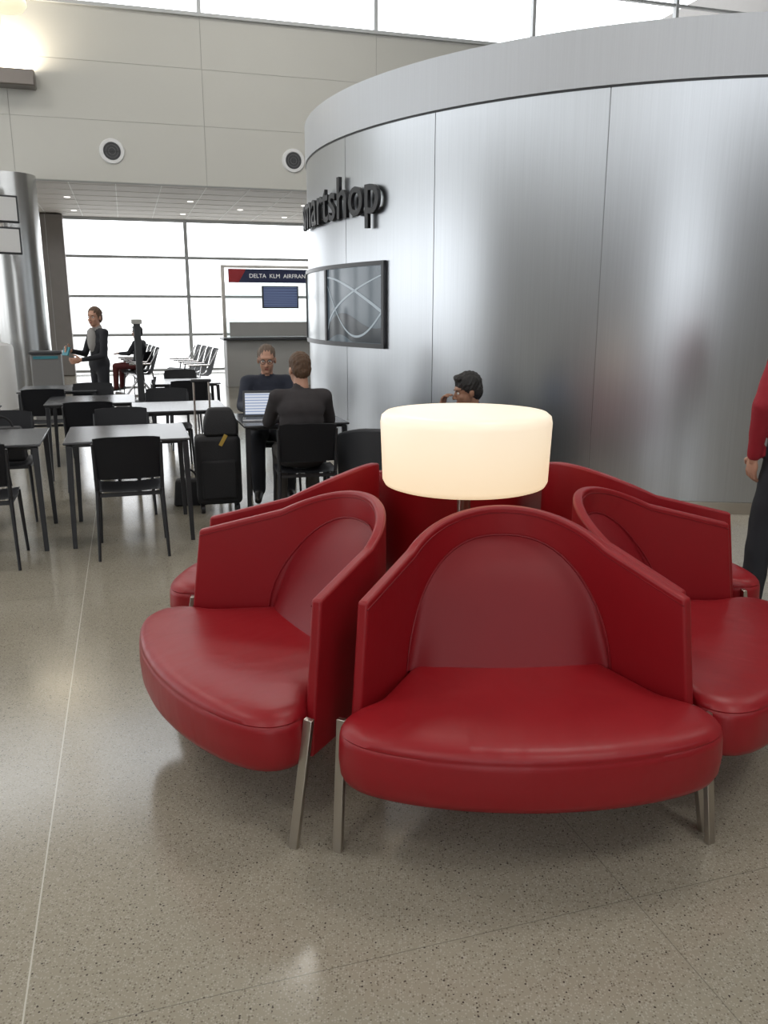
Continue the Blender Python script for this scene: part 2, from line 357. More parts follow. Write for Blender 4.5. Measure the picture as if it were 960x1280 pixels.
# tv wall display
tv = empty('wall_television')
bm = N(); arc_slab(bm, -174.5, -140.9, KR-.005, KR+.012, 1.26, 2.06, 24)
mk('back_box', bm, 'framedark', tv)
bm = N(); arc_slab(bm, -174.5, -140.9, KR, KR+.035, 1.255, 1.30, 24); arc_slab(bm, -174.5, -140.9, KR, KR+.035, 2.03, 2.07, 24)
arc_slab(bm, -141.4, -140.9, KR, KR+.035, 1.255, 2.07, 1); arc_slab(bm, -157.4, -156.7, KR, KR+.035, 1.255, 2.07, 1); arc_slab(bm, -174.5, -174.0, KR, KR+.035, 1.255, 2.07, 1)
mk('bezel', bm, 'framedark', tv)
bm = N(); arc_slab(bm, -156.7, -141.4, KR+.01, KR+.016, 1.30, 2.03, 12); mk('display_1', bm, 'scr_bg', tv)
bm = N(); arc_slab(bm, -174.0, -157.4, KR+.01, KR+.016, 1.30, 2.03, 12); mk('display_2', bm, 'scr_bright', tv)
# glass reflections painted as a graphic: dark lower shape, pale curved streaks
def ribbon(bm, f, w0, w1, n=28, r=.0175):
    pr = None
    for i in range(n+1):
        t = i/n; a = -156.6+15.1*t; z = f(t); ww_ = w0+(w1-w0)*t
        za = max(1.305, min(2.025, z-ww_/2)); zb = max(1.305, min(2.025, z+ww_/2))
        cur = (bm.verts.new(KP(a, KR+r, za)), bm.verts.new(KP(a, KR+r, zb)))
        if pr: bm.faces.new((pr[0], cur[0], cur[1], pr[1]))
        pr = cur
bm = N(); ribbon(bm, lambda t: 1.38+.10*math.sin(t*5), .16, .34); mk('display_1_dark', bm, 'scr_dark', tv)
bm = N()
ribbon(bm, lambda t: 1.95-.35*t**1.6, .016, .035, r=.019); ribbon(bm, lambda t: 1.42+.52*t**.55, .03, .012, r=.019); ribbon(bm, lambda t: 1.86-.50*math.sin(t*2.6), .014, .026, r=.019)
mk('display_1_streaks', bm, 'scr_line', tv)

def textmesh(body, size, ext, align='LEFT', bold=0.0):
    cu = bpy.data.curves.new('txt', 'FONT'); cu.body = body; cu.size = size; cu.extrude = ext; cu.align_x = align; cu.offset = bold; cu.resolution_u = 4
    o = bpy.data.objects.new('txt', cu); COL.objects.link(o)
    dg = bpy.context.evaluated_depsgraph_get(); me = bpy.data.meshes.new_from_object(o.evaluated_get(dg))
    bpy.data.objects.remove(o); me.materials.clear(); return me
me = textmesh('smartshop', .56, .018, bold=.004)
Wd = max(v.co.x for v in me.vertices)
for v in me.vertices:
    x, y, z = v.co
    a = -141.4-math.degrees((Wd-x)*.90/KR)
    v.co = KP(a, KR+.05+z, 2.50+y)
me.materials.append(M['letter'])
sg = empty('shop_sign_letters'); o = mo('letters', me, None, sg)
bm = N()
for i in range(9):
    a = -142.3-i*3.3
    for zz in (2.55, 2.66): cy(bm, KP(a, KR-.005, zz), KP(a, KR+.04, zz), .005, .005, 8)
mk('studs', bm, 'letterside', sg)

# ---------------------------------------------------------------- red petal chairs
CC = Vector((.385, 3.37, 0)); PH = rad(2.0)
T30 = math.tan(rad(30)); APX = .115; RC = .40; AF = 1.0; TH = .036
tl = RC/T30; ta = APX+tl*math.cos(rad(30)); tlx = tl*math.sin(rad(30))
def ztop(a): return .752+.28*(AF-a)+(.24*(ta-a) if a < ta else 0)
def build_chair():
    # local frame: x lateral, y = outward axial distance from the cluster centre (chair faces +y)
    e = empty('lounge_chair')
    outer = []
    for i in range(9):
        t = i/8; outer.append((-((AF-APX)*T30)*(1-t)-tlx*t, AF*(1-t)+ta*t, -math.cos(rad(30)), -math.sin(rad(30))))
    ca = APX+2*RC
    for i in range(1, 32):
        th = rad(210+120*i/32); outer.append((RC*math.cos(th), ca+RC*math.sin(th), math.cos(th), math.sin(th)))
    outer += [(-a, b, -c, d) for a, b, c, d in outer[:9][::-1]]
    bm = N(); R = []
    for k, (l, a, nx, ny) in enumerate(outer):
        ends = min(k, len(outer)-1-k)
        fw = max(0, 1-ends/8)*.065
        sx = math.copysign(1, l)
        dx, dy = sx*math.sin(rad(30))*fw, math.cos(rad(30))*fw
        zt = ztop(a)
        R.append([bm.verts.new(p) for p in ((l+dx, a+dy, .26), (l, a, zt), (l-nx*TH, a-ny*TH, zt), (l-nx*TH+dx, a-ny*TH+dy, .26))])
    for A, C in zip(R, R[1:]):
        for k in range(4): bm.faces.new((A[k], A[(k+1) % 4], C[(k+1) % 4], C[k]))
    bm.faces.new(R[0]); bm.faces.new(R[-1][::-1])
    mk('shell', bm, 'leather', e, .009, seg=3)
    bm = N(); pr = None
    for k, (l, a, nx, ny) in enumerate(outer):
        p = (l-nx*(TH-.001), a-ny*(TH-.001), ztop(a)-.022)
        if pr: cy(bm, pr, p, .0028, .0028, 6)
        pr = p
    mk('piping', bm, 'leather_in', e)
    # seat cushion
    half = [(0, .56), (.13, .57), (.22, .61), (.30, .70), (.37, .84), (.45, 1.0), (.515, 1.06), (.552, 1.10), (.565, 1.15), (.553, 1.20), (.512, 1.247), (.45, 1.283), (.372, 1.313), (.283, 1.337), (.192, 1.354), (.096, 1.364), (0, 1.368)]
    full = half[:-1]+[(-x, y) for x, y in half[:0:-1]]
    pts = []
    nF = len(full)
    for i in range(nF):
        p0, p1, p2, p3 = [Vector((*full[(i+j) % nF], 0)) for j in (-1, 0, 1, 2)]
        for s_ in range(4):
            t = s_/4
            pts.append(.5*((2*p1)+(-p0+p2)*t+(2*p0-5*p1+4*p2-p3)*t*t+(-p0+3*p1-3*p2+p3)*t**3))
    cen = Vector((0, .97, 0))
    prof = [(.250, .10), (.250, .03), (.260, .008), (.280, 0), (.33, -.004), (.385, -.002), (.401, .0), (.4055, .004), (.410, .002), (.422, .010), (.434, .026), (.441, .05), (.445, .09), (.449, .16), (.446, .26), (.442, .36)]
    bm = N(); rings = []
    for z, ins in prof:
        k = 1-ins/.48
        rings.append([bm.verts.new((cen.x+(p.x)*k, cen.y+(p.y-cen.y)*k, z)) for p in pts])
    n_ = len(pts)
    for A, C in zip(rings, rings[1:]):
        for i in range(n_): bm.faces.new((A[i], A[(i+1) % n_], C[(i+1) % n_], C[i]))
    bm.faces.new(rings[0][::-1])
    vc = bm.verts.new((0, .97, .440))
    for i in range(n_): bm.faces.new((rings[-1][i], rings[-1][(i+1) % n_], vc))
    mk('seat_cushion', bm, 'leather_seat', e, sharp=60)
    # back pad
    def a_in(l):
        l = abs(l); rin = RC-TH; lt = rin*math.cos(rad(30))
        if l <= lt: return ca-math.sqrt(max(0, rin*rin-l*l))
        return ca-rin*.5+(l-lt)/T30
    bm = N(); U = 32; V = 20; G = []
    zs = .425; HH = .41
    rim_pts = []
    for j in range(V+1):
        row = []
        for i in range(U+1):
            u = -1+2*i/U; uu = math.sin(u*math.pi/2)
            t = j/V
            Hh = HH*(max(0, 1-abs(uu)**2.6))**(1/2.3)
            z = zs+t*Hh
            zr = (z-zs)/HH
            w_ = .345-.03*zr
            l = uu*w_
            back = a_in(l)
            a = max(back+.003, .80*(1-zr)+(ca-RC+TH+.045)*zr)
            fall = (1-abs(uu)**9)*(1-t**8)
            a = back+(max(a-back, .0)+.022)*fall+.002
            v = bm.verts.new((l, a, z)); row.append(v)
            if j == V: rim_pts.append((l, back+.004, z))
        G.append(row)
    for j in range(V):
        for i in range(U):
            try: bm.faces.new((G[j][i], G[j][i+1], G[j+1][i+1], G[j+1][i]))
            except: pass
    bmesh.ops.remove_doubles(bm, verts=bm.verts, dist=.0005)
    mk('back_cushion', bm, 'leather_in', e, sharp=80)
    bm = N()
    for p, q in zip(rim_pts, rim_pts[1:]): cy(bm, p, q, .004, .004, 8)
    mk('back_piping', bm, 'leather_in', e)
    # legs
    def bar(p0, p1, wdt, thk, nrm):
        bm = N(); p0 = Vector(p0); p1 = Vector(p1); d = (p1-p0).normalized(); nrm = Vector(nrm).normalized(); s_ = d.cross(nrm).normalized()
        vs = []
        for p in (p0, p1):
            for x, y in ((-1, -1), (1, -1), (1, 1), (-1, 1)):
                q = p+s_*x*wdt/2+nrm*y*thk/2; 
                if p is p1: q.z = 0
                vs.append(bm.verts.new(q))
        for f in ((0, 1, 2, 3), (7, 6, 5, 4), (0, 4, 5, 1), (1, 5, 6, 2), (2, 6, 7, 3), (3, 7, 4, 0)): bm.faces.new([vs[i] for i in f])
        return bm
    for s_ in (-1, 1):
        mk('leg_front', bar((s_*.560, 1.075, .405), (s_*.576, 1.145, 0), .030, .018, (s_*.5, .866, 0)), 'steel', e, .002)
        mk('leg_rear', bar((s_*.24, .62, .30), (s_*.24, .60, 0), .030, .018, (s_, 0, 0)), 'steel', e, .002)
    return e
ch = build_chair()
base_r = math.pi+PH
ch.location = CC+Vector((.010, -.004, 0)); ch.rotation_euler = (0, 0, base_r)
for k in range(1, 6):
    off = Vector((0, 0, 0)); dr = 0
    ang = base_r+rad(60*k)
    f = Vector((-math.sin(ang), math.cos(ang), 0))
    if f.y < 0 and f.x < 0: off = Vector((-.006, -.050, 0)); dr = rad(0.5)    # front-left
    if f.y < 0 and f.x > .5: off = Vector((-.085, .0, 0)); dr = rad(-1.5)    # front-right
    clone(ch, 'lounge_chair', CC+off, ang+dr)
# lamp
lp = empty('floor_lamp', (.335, 3.37, 0))
bm = N(); lathe(bm, [(0, .915), (.25, .905), (.315, .905), (.332, .911), (.341, .928), (.350, 1.165), (.345, 1.190), (.328, 1.204), (.28, 1.209), (.08, 1.205), (0, 1.205)], seg=80); mk('shade', bm, 'shade', lp, sharp=80)
bm = N(); cy(bm, (0, 0, .02), (0, 0, .915), .028); mk('pole', bm, 'steel', lp)
bm = N(); lathe(bm, [(0, 0), (.24, 0), (.24, .012), (.22, .022), (0, .025)]); mk('base', bm, 'steel', lp)

# ---------------------------------------------------------------- dining furniture
def build_dchair():
    e = empty('dining_chair')
    bm = N(); n_ = 10; G = []
    for j in range(n_+1):
        row = []
        for i in range(n_+1):
            u = -1+2*i/n_; v = -1+2*j/n_
            row.append(bm.verts.new((u*(.225-.012*v*v), v*.215, .452+.012*u*u-.006*(1-v*v)-(.012 if v > .85 else 0))))
        G.append(row)
    for j in range(n_):
        for i in range(n_): bm.faces.new((G[j][i], G[j][i+1], G[j+1][i+1], G[j+1][i]))
    r = bmesh.ops.solidify(bm, geom=bm.faces[:], thickness=.028); mk('seat', bm, 'blackseat', e, .006)
    bm = N(); G = []
    for j in range(n_+1):
        row = []
        for i in range(n_+1):
            u = -1+2*i/n_; t = j/n_
            hw = .222-.012*t
            row.append(bm.verts.new((u*hw, -.205-.075*t+.03*(u*u)-.0, .535+.29*t-.012*abs(u)**4*t)))
        G.append(row)
    for j in range(n_):
        for i in range(n_): bm.faces.new((G[j][i], G[j][i+1], G[j+1][i+1], G[j+1][i]))
    bmesh.ops.solidify(bm, geom=bm.faces[:], thickness=.02); mk('backrest', bm, 'blackseat', e, .005)
    for s_ in (-1, 1):
        bm = N(); cy(bm, (s_*.205, .19, .44), (s_*.222, .235, 0), .014, .010, 12); mk('leg_front', bm, 'black', e)
        bm = N(); cy(bm, (s_*.205, -.19, .46), (s_*.222, -.245, 0), .014, .010, 12); cy(bm, (s_*.205, -.185, .43), (s_*.212, -.235, .78), .014, .010, 12); mk('leg_rear', bm, 'black', e)
    bm = N(); bx(bm, (0, .17, .43), (.40, .02, .025)); bx(bm, (0, -.18, .43), (.40, .02, .025)); bx(bm, (.2, 0, .43), (.02, .36, .025)); bx(bm, (-.2, 0, .43), (.02, .36, .025)); mk('apron', bm, 'black', e)
    return e
dc = build_dchair(); first = [True]
def dchair(x, y, r):
    if first[0]:
        dc.location = (x, y, 0); dc.rotation_euler = (0, 0, r); first[0] = False
    else: clone(dc, 'dining_chair', (x, y, 0), r)
def build_table():
    e = empty('dining_table')
    bm = N(); bx(bm, (0, 0, .735), (.84, .84, .018)); mk('top', bm, 'tabletop', e, .006)
    bm = N(); bx(bm, (0, 0, .715), (.76, .76, .022)); mk('frame', bm, 'black', e, .004)
    for sx in (-1, 1):
        for sy in (-1, 1):
            bm = N(); bx(bm, (0, 0, .36), (.05, .05, .72))
            for v in bm.verts:
                k = .36 if v.co.z < .1 else .5
                v.co.x *= k*1.6; v.co.y *= k*1.6
                o = .40 if v.co.z < .1 else .385
                v.co.x += sx*o; v.co.y += sy*o
            mk('leg', bm, 'black', e, .003)
    return e
dt = build_table(); ft = [True]
def table(x, y, r):
    if ft[0]:
        dt.location = (x, y, 0); dt.rotation_euler = (0, 0, r); ft[0] = False
    else: clone(dt, 'dining_table', (x, y, 0), r)
table(-2.82, 5.72, BA); table(-1.88, 6.01, BA); table(-1.93, 7.75, BA); table(-.80, 6.85, BA)
table(-2.95, 8.35, BA); table(-3.75, 9.6, BA); table(-2.55, 10.6, BA); table(-3.9, 7.3, BA)
PI = math.pi
dchair(-1.73, 5.50, BA)
dchair(-2.60, 5.18, BA)
dchair(-2.13, 6.66, BA+PI)
dchair(-3.00, 6.42, BA+PI)
dchair(-2.72, 7.62, BA)
dchair(-3.22, 9.15, BA+PI)
dchair(-2.22, 8.50, BA+PI)
dchair(-3.05, 10.1, BA+rad(90))
dchair(-2.35, 9.95, BA)
dchair(-2.75, 11.3, BA+PI)
dchair(-3.62, 8.85, BA)
dchair(-4.1, 8.1, BA+PI)
dchair(-3.7, 6.6, BA)
dchair(-.60, 6.14, rad(12))       # right man
dchair(-1.02, 7.50, rad(12)+PI)   # left man

# tub chairs (dark) near kiosk
def tub():
    e = empty('tub_armchair')
    bm = N(); R = []
    for i in range(25):
        a = rad(-30+240*i/24); c_, s_ = math.cos(a), math.sin(a)
        zt = .76 - .12*(max(0, abs(i-12)/12-.35)/.65)**1.3
        R.append([bm.verts.new(p) for p in ((.33*c_, .33*s_, .12), (.36*c_, .36*s_, zt), (.31*c_, .31*s_, zt), (.28*c_, .28*s_, .12))])
    for A, C in zip(R, R[1:]):
        for k in range(4): bm.faces.new((A[k], A[(k+1) % 4], C[(k+1) % 4], C[k]))
    bm.faces.new(R[0]); bm.faces.new(R[-1][::-1]); mk('shell', bm, 'greydark', e, .02, seg=3)
    bm = N(); lathe(bm, [(0, .14), (.27, .14), (.285, .2), (.285, .38), (.26, .42), (0, .43)], seg=40); mk('seat', bm, 'greydark', e, sharp=70)
    bm = N()
    for x in (-.22, .22):
        for y in (-.2, .2): cy(bm, (x, y, 0), (x, y, .15), .015)
    mk('legs', bm, 'steel', e)
    return e
tb = tub(); tb.location = (-.02, 6.40, 0); tb.rotation_euler = (0, 0, rad(200))
clone(tb, 'tub_armchair', (.70, 6.02, 0), rad(-75))

# luggage
sc = empty('rolling_suitcase', (-1.36, 6.66, 0), rad(15))
bm = N(); bx(bm, (0, 0, .35), (.36, .24, .56)); mk('body', bm, 'fabricblack', sc, .04, seg=4)
bm = N(); bx(bm, (0, -.125, .28), (.28, .04, .32)); mk('pocket', bm, 'fabricblack', sc, .02, seg=3)
bm = N()
for x in (-.16, -.04): cy(bm, (x, .09, .62), (x, .09, 1.05), .008)
mk('handle_rods', bm, 'steel', sc)
bm = N(); bx(bm, (-.10, .09, 1.06), (.16, .03, .025)); mk('handle', bm, 'black', sc, .008)
bm = N()
for x in (-.14, .14):
    for y in (-.08, .08): cy(bm, (x-.015, y, .035), (x+.015, y, .035), .035); 
mk('wheels', bm, 'black', sc)
bm = N(); bx(bm, (.04, -.125, .60), (.03, .008, .10), Matrix.Rotation(rad(30), 3, 'Y')); mk('tag', bm, 'yellow', sc, .002)
bm = N(); bx(bm, (.03, -.01, .74), (.27, .19, .22)); bmesh.ops.subdivide_edges(bm, edges=bm.edges[:], cuts=4, use_grid_fill=True)
for v in bm.verts:
    k = 1-.35*max(0, (v.co.z-.68)/.17)**2
    v.co.x = .03+(v.co.x-.03)*k; v.co.y *= k
mk('tote', bm, 'fabricblack', sc, .02)
def softbag(name, loc, rz, s):
    e = empty(name, loc, rz)
    bm = N(); bx(bm, (0, 0, s[2]/2), s); bmesh.ops.subdivide_edges(bm, edges=bm.edges[:], cuts=5, use_grid_fill=True)
    for v in bm.verts:
        n_ = v.co-Vector((0, 0, s[2]/2)); 
        k = 1+.12*math.cos(n_.x/s[0]*math.pi)*math.cos(n_.z/s[2]*math.pi)
        v.co.y *= k*1.1*(1-.35*v.co.z/s[2]); v.co.x *= 1-.15*v.co.z/s[2]
    mk('body', bm, 'fabricblack', e, .02)
    bm = N(); pr = None
    for i in range(13):
        a = math.pi*i/12; p = (s[0]*.25*math.cos(a), 0, s[2]-.01+.09*math.sin(a))
        if pr: cy(bm, pr, p, .009, .009, 8)
        pr = p
    mk('strap', bm, 'fabricblack', e); return e
softbag('messenger_bag', (-1.66, 6.88, 0), rad(10), (.26, .16, .22))
softbag('backpack', (-2.98, 6.38, .47), BA, (.34, .2, .26))

# laptop
lt = empty('laptop', (-1.0, 6.80, .745), rad(8))
bm = N(); bx(bm, (0, -.10, .008), (.32, .22, .014)); mk('base', bm, 'letterside', lt, .003)
bm = N(); bx(bm, (0, -.10, .0155), (.27, .12, .002)); mk('keyboard', bm, 'black', lt)
Rl = Matrix.Rotation(rad(-14), 3, 'X')
bm = N(); bx(bm, (0, .035, .118), (.32, .008, .215), Rl); mk('lid', bm, 'framedark', lt, .003)
bm = N(); bx(bm, (0, .0295, .118), (.285, .002, .175), Rl); mk('display', bm, 'lapscreen', lt)
# coffee cup
cp = empty('paper_cup', (-.62, 6.86, .7445))
bm = N(); lathe(bm, [(0, 0), (.028, 0), (.038, .1), (.040, .1), (.040, .112), (0, .114)], seg=24); mk('cup', bm, 'white', cp)

# ---------------------------------------------------------------- people
def remesh(parts, voxel, smooth=3):
    bm = N()
    for p in parts:
        if p[0] == 'c':
            _, p0, p1, r0, r1 = p[:5]
            sph(bm, p0, r0, None, 14, 10); sph(bm, p1, r1, None, 14, 10)
            if (Vector(p1)-Vector(p0)).length > 1e-4: cy(bm, p0, p1, r0, r1, 14)
        else:
            _, c_, r_, R_ = p[:4]; sph(bm, c_, r_, R_, 18, 12)
    me = bpy.data.meshes.new('tmp'); bm.to_mesh(me); bm.free()
    o = bpy.data.objects.new('tmp', me); COL.objects.link(o)
    md = o.modifiers.new('r', 'REMESH'); md.mode = 'VOXEL'; md.voxel_size = voxel; md.use_smooth_shade = True
    ms = o.modifiers.new('s', 'SMOOTH'); ms.factor = .5; ms.iterations = smooth
    dg = bpy.context.evaluated_depsgraph_get(); out = bpy.data.meshes.new_from_object(o.evaluated_get(dg))
    bpy.data.objects.remove(o); 
    for p in out.polygons: p.use_smooth = True
    return out
def label_mesh(me, parts, mats):
    """per-face material by nearest limb"""
    cs = np.array([p.center[:] for p in me.polygons]); best = np.full(len(cs), 1e9); lab = np.zeros(len(cs), int)
    for p in parts:
        if p[0] == 'c':
            a = np.array(p[1][:]); b_ = np.array(p[2][:]); d = b_-a; dd = max(1e-9, d.dot(d))
            t = np.clip(((cs-a)@d)/dd, 0, 1); q = a+t[:, None]*d; r = p[3]+(p[4]-p[3])*t
            dist = np.linalg.norm(cs-q, axis=1)-r; lb = p[5]
        else:
            R_ = np.array(p[3]) if p[3] else np.eye(3); loc = (cs-np.array(p[1][:]))@R_; rr = np.array(p[2]); dist = (np.linalg.norm(loc/rr, axis=1)-1)*min(rr); lb = p[4]
        k = dist < best; best[k] = dist[k]; lab[k] = mats.index(lb)
    for m_ in mats: me.materials.append(M[m_])
    for i, p in enumerate(me.polygons): p.material_index = int(lab[i])
V_ = Vector
def hand(w_, d, nrm, side, curl=.6):
    """parts for a five fingered hand. side = direction of the thumb side"""
    d = V_(d).normalized(); s_ = V_(side); s_ = (s_-d*s_.dot(d)).normalized(); nn = V_(nrm); nn = (nn-d*nn.dot(d)-s_*nn.dot(s_)).normalized()
    w_ = V_(w_); Rm = Matrix((s_, d, nn)).transposed()
    parts = [('c', w_-d*.02, w_+d*.02, .026, .024), ('e', w_+d*.052, (.041, .052, .016), Rm)]
    for k, ln in zip((.031, .0105, -.0105, -.030), (.070, .080, .074, .058)):
        p0 = w_+d*.088+s_*k; a = curl*.5
        p1 = p0+(d*math.cos(a)+nn*math.sin(a)+s_*k*1.5)*ln*.5
        a2 = curl*1.3; p2 = p1+(d*math.cos(a2)+nn*math.sin(a2))*ln*.5
        parts += [('c', w_+d*.06+s_*k*.8, p0, .010, .0095), ('c', p0, p1, .0093, .0082), ('c', p1, p2, .0082, .0068)]
    t0 = w_+d*.022+s_*.03; t1 = t0+(d*.6+s_*.75+nn*.25)*.042; t2 = t1+(d*.9+s_*.25+nn*.35)*.032
    parts += [('c', t0, t1, .013, .0105), ('c', t1, t2, .0105, .008)]
    return parts
def head(e, c_, yaw, pitch, skin, hair, style, glasses=False):
    Rh = Matrix.Translation(c_) @ Matrix.Rotation(yaw, 4, 'Z') @ Matrix.Rotation(pitch, 4, 'X')
    P = [('e', (0, -.012, .032), (.074, .094, .092), None), ('e', (0, .022, -.035), (.060, .066, .080), None), ('e', (0, .058, -.093), (.026, .022, .02), None),
         ('e', (0, .07, .03), (.05, .022, .022), None), ('e', (.034, .058, -.03), (.022, .02, .022), None), ('e', (-.034, .058, -.03), (.022, .02, .022), None),
         ('c', V_((0, .086, .008)), V_((0, .107, -.030)), .008, .0125), ('e', (.011, .098, -.034), (.008, .009, .007), None), ('e', (-.011, .098, -.034), (.008, .009, .007), None),
         ('e', (.076, -.012, -.008), (.010, .019, .030), None), ('e', (-.076, -.012, -.008), (.010, .019, .030), None), ('c', V_((0, -.02, -.06)), V_((0, -.03, -.13)), .052, .053)]
    me = remesh(P, .006, 2); me.transform(Rh); mo('head', me, skin, e)
    if style == 'short': H = [('e', (0, -.022, .048), (.081, .094, .089), None), ('e', (0, -.052, .005), (.075, .058, .075), None), ('e', (.05, -.02, .03), (.030, .045, .035), None), ('e', (-.05, -.02, .03), (.030, .045, .035), None)]
    elif style == 'full': H = [('e', (0, -.018, .055), (.086, .100, .092), None), ('e', (0, -.055, .01), (.080, .060, .085), None), ('e', (.052, -.015, .03), (.034, .05, .045), None), ('e', (-.052, -.015, .03), (.034, .05, .045), None), ('e', (0, .055, .105), (.06, .03, .028), None)]
    else: H = [('e', (0, -.022, .048), (.083, .096, .092), None), ('e', (0, -.055, .0), (.078, .058, .08), None), ('e', (0, -.115, .06), (.042, .04, .042), None), ('e', (.056, -.02, .02), (.026, .045, .045), None), ('e', (-.056, -.02, .02), (.026, .045, .045), None)]
    me = remesh(H, .007, 2)
    for v in me.vertices:
        v.co += v.co.normalized()*(.0025*math.sin(v.co.x*260)+.002*math.sin(v.co.y*190+v.co.z*150))
    me.transform(Rh); mo('hair', me, hair, e)
    bm = N()
    for s_ in (-1, 1): sph(bm, (s_*.030, .0765, .003), (.014, .009, .0085))
    bm.transform(Rh); mk('eyes', bm, 'eye', e)
    bm = N()
    for s_ in (-1, 1): sph(bm, (s_*.030, .0825, .003), (.0062, .004, .0062))
    bm.transform(Rh); mk('irises', bm, 'iris', e)
    bm = N()
    for s_ in (-1, 1): sph(bm, (s_*.030, .086, .023), (.018, .006, .0035))
    bm.transform(Rh); mk('eyebrows', bm, hair, e)
    bm = N(); sph(bm, (0, .084, -.059), (.021, .007, .0035)); sph(bm, (0, .083, -.066), (.018, .008, .005)); bm.transform(Rh); mk('mouth', bm, 'lip', e)
    if glasses:
        bm = N()
        for s_ in (-1, 1):
            pr = None
            for i in range(17):
                a = 2*PI*i/16; p = (s_*.031+.024*math.cos(a), .100, .003+.018*math.sin(a))
                if pr: cy(bm, pr, p, .0025, .0025, 6)
                pr = p
            cy(bm, (s_*.055, .1, .006), (s_*.080, -.005, .006), .002, .002, 6)
        cy(bm, (-.008, .102, .004), (.008, .102, .004), .0025, .0025, 6); bm.transform(Rh); mk('glasses', bm, 'framedark', e)
def person(name, loc, rz, J, top, bottom, shoe, skin, hair, style, yaw=0, pitch=0, glasses=False, hands=(None, None), w_=1.0, collar=None, coat=False):
    e = empty(name, loc, rz)
    pel, chest, nb, hd = V_(J['pel']), V_(J['chest']), V_(J['neck']), V_(J['head'])
    parts = []
    up = (chest-pel).normalized(); Rt = up.to_track_quat('Z', 'Y').to_matrix()
    xax = V_((1, 0, 0)); yax = up.cross(xax).normalized(); xax = yax.cross(up).normalized(); Rt = Matrix((xax, yax, up)).transposed()
    for t, rx, ry, lb in ((0, .168, .125, bottom), (.28, .155, .115, top), (.5, .150, .112, top), (.75, .165, .118, top), (1.0, .175, .118, top)):
        parts.append(('e', pel.lerp(chest, t), (rx*w_, ry*w_, .115), Rt, lb))
    parts.append(('e', chest.lerp(nb, .45), (.165*w_, .095*w_, .09), Rt, top))
    if coat: parts.append(('e', pel.lerp(chest, .05), (.185*w_, .14*w_, .14), Rt, top))
    parts.append(('c', nb-up*.03, nb+(hd-nb)*.12, .070, .058, collar or top)); parts.append(('c', nb, hd-V_((0, 0, .05)), .054, .050, skin))
    for k, s_ in (('L', -1), ('R', 1)):
        sh, el, wr_ = V_(J['sh'+k]), V_(J['el'+k]), V_(J['wr'+k])
        hp, kn, an, to = V_(J['hp'+k]), V_(J['kn'+k]), V_(J['an'+k]), V_(J['to'+k])
        parts += [('c', nb-up*.05, sh, .062*w_, .062*w_, top), ('c', sh, el, .058*w_, .047*w_, top), ('c', el, wr_, .046*w_, .034*w_, top)]
        parts += [('c', hp, kn, .092*w_, .066*w_, bottom), ('c', kn, an, .064*w_, .052*w_, bottom), ('c', an-V_((0, 0, .025)), to, .042, .034, shoe), ('c', an-V_((0, 0, .035)), an-(to-an).normalized()*.05-V_((0, 0, .045)), .04, .036, shoe)]
    me = remesh(parts, .0135, 4)
    mats = list(dict.fromkeys([p[-1] for p in parts])); label_mesh(me, parts, mats)
    for v in me.vertices:
        # soft cloth folds
        v.co += v.normal*(.002*math.sin(v.co.z*38+v.co.x*31)*math.sin(v.co.x*27-v.co.z*13))
        if v.co.z < .004: v.co.z = .004
    mo('body', me, None, e)
    for k, h in zip('LR', hands):
        wr_ = V_(J['wr'+k]); el = V_(J['el'+k]); d = (wr_-el).normalized()
        if h is None: h = dict(nrm=(1 if k == 'L' else -1, 0, 0), side=(0, 1, 0), curl=.6)
        dd = V_(h['d']) if 'd' in h else d
        me = remesh(hand(wr_+d*.015, dd, h['nrm'], h['side'], h.get('curl', .6)), .0042, 2); mo('hand_'+k, me, skin, e)
    head(e, hd, yaw, pitch, skin, hair, style, glasses)
    return e
def seated(lean=0.0, hz=1.175, knee=.43, arms='table', spread=.13):
    J = dict(pel=(0, -.02, .565), chest=(0, -.06+lean*.5, .90), neck=(0, -.05+lean*.8, 1.035), head=(0, -.02+lean, hz))
    for k, s_ in (('L', -1), ('R', 1)):
        J['sh'+k] = (s_*.175, -.05+lean*.7, .985)
        J['el'+k] = (s_*.235, .07+lean, .79); J['wr'+k] = (s_*.15, .30+lean, .785)
        J['hp'+k] = (s_*.09, .02, .545); J['kn'+k] = (s_*spread, knee, .53); J['an'+k] = (s_*spread, knee+.02, .10); J['to'+k] = (s_*(spread+.02), knee+.17, .04)
    return J
flat = dict(nrm=(0, 0, -1), side=(1, 0, 0), curl=.35); flatR = dict(nrm=(0, 0, -1), side=(-1, 0, 0), curl=.35)
# right man (back to camera, charcoal jacket)
J = seated(lean=.07, hz=1.18)
person('seated_man', (-.62, 6.16, 0), rad(12), J, 'suit', 'khaki', 'shoewhite', 'skin', 'hair_brown', 'short', yaw=rad(14), pitch=rad(-6), hands=(flat, flatR), w_=1.04)
# left man (faces camera)
J = seated(lean=.05, hz=1.185)
J['wrL'] = (-.18, .36, .785); J['wrR'] = (.20, .34, .785)
person('seated_man', (-1.05, 7.47, 0), rad(12)+PI, J, 'navy', 'trouser', 'shoe', 'skin', 'hair_grey', 'short', yaw=rad(-6), pitch=rad(-10), glasses=True, hands=(flat, flatR), w_=1.12)
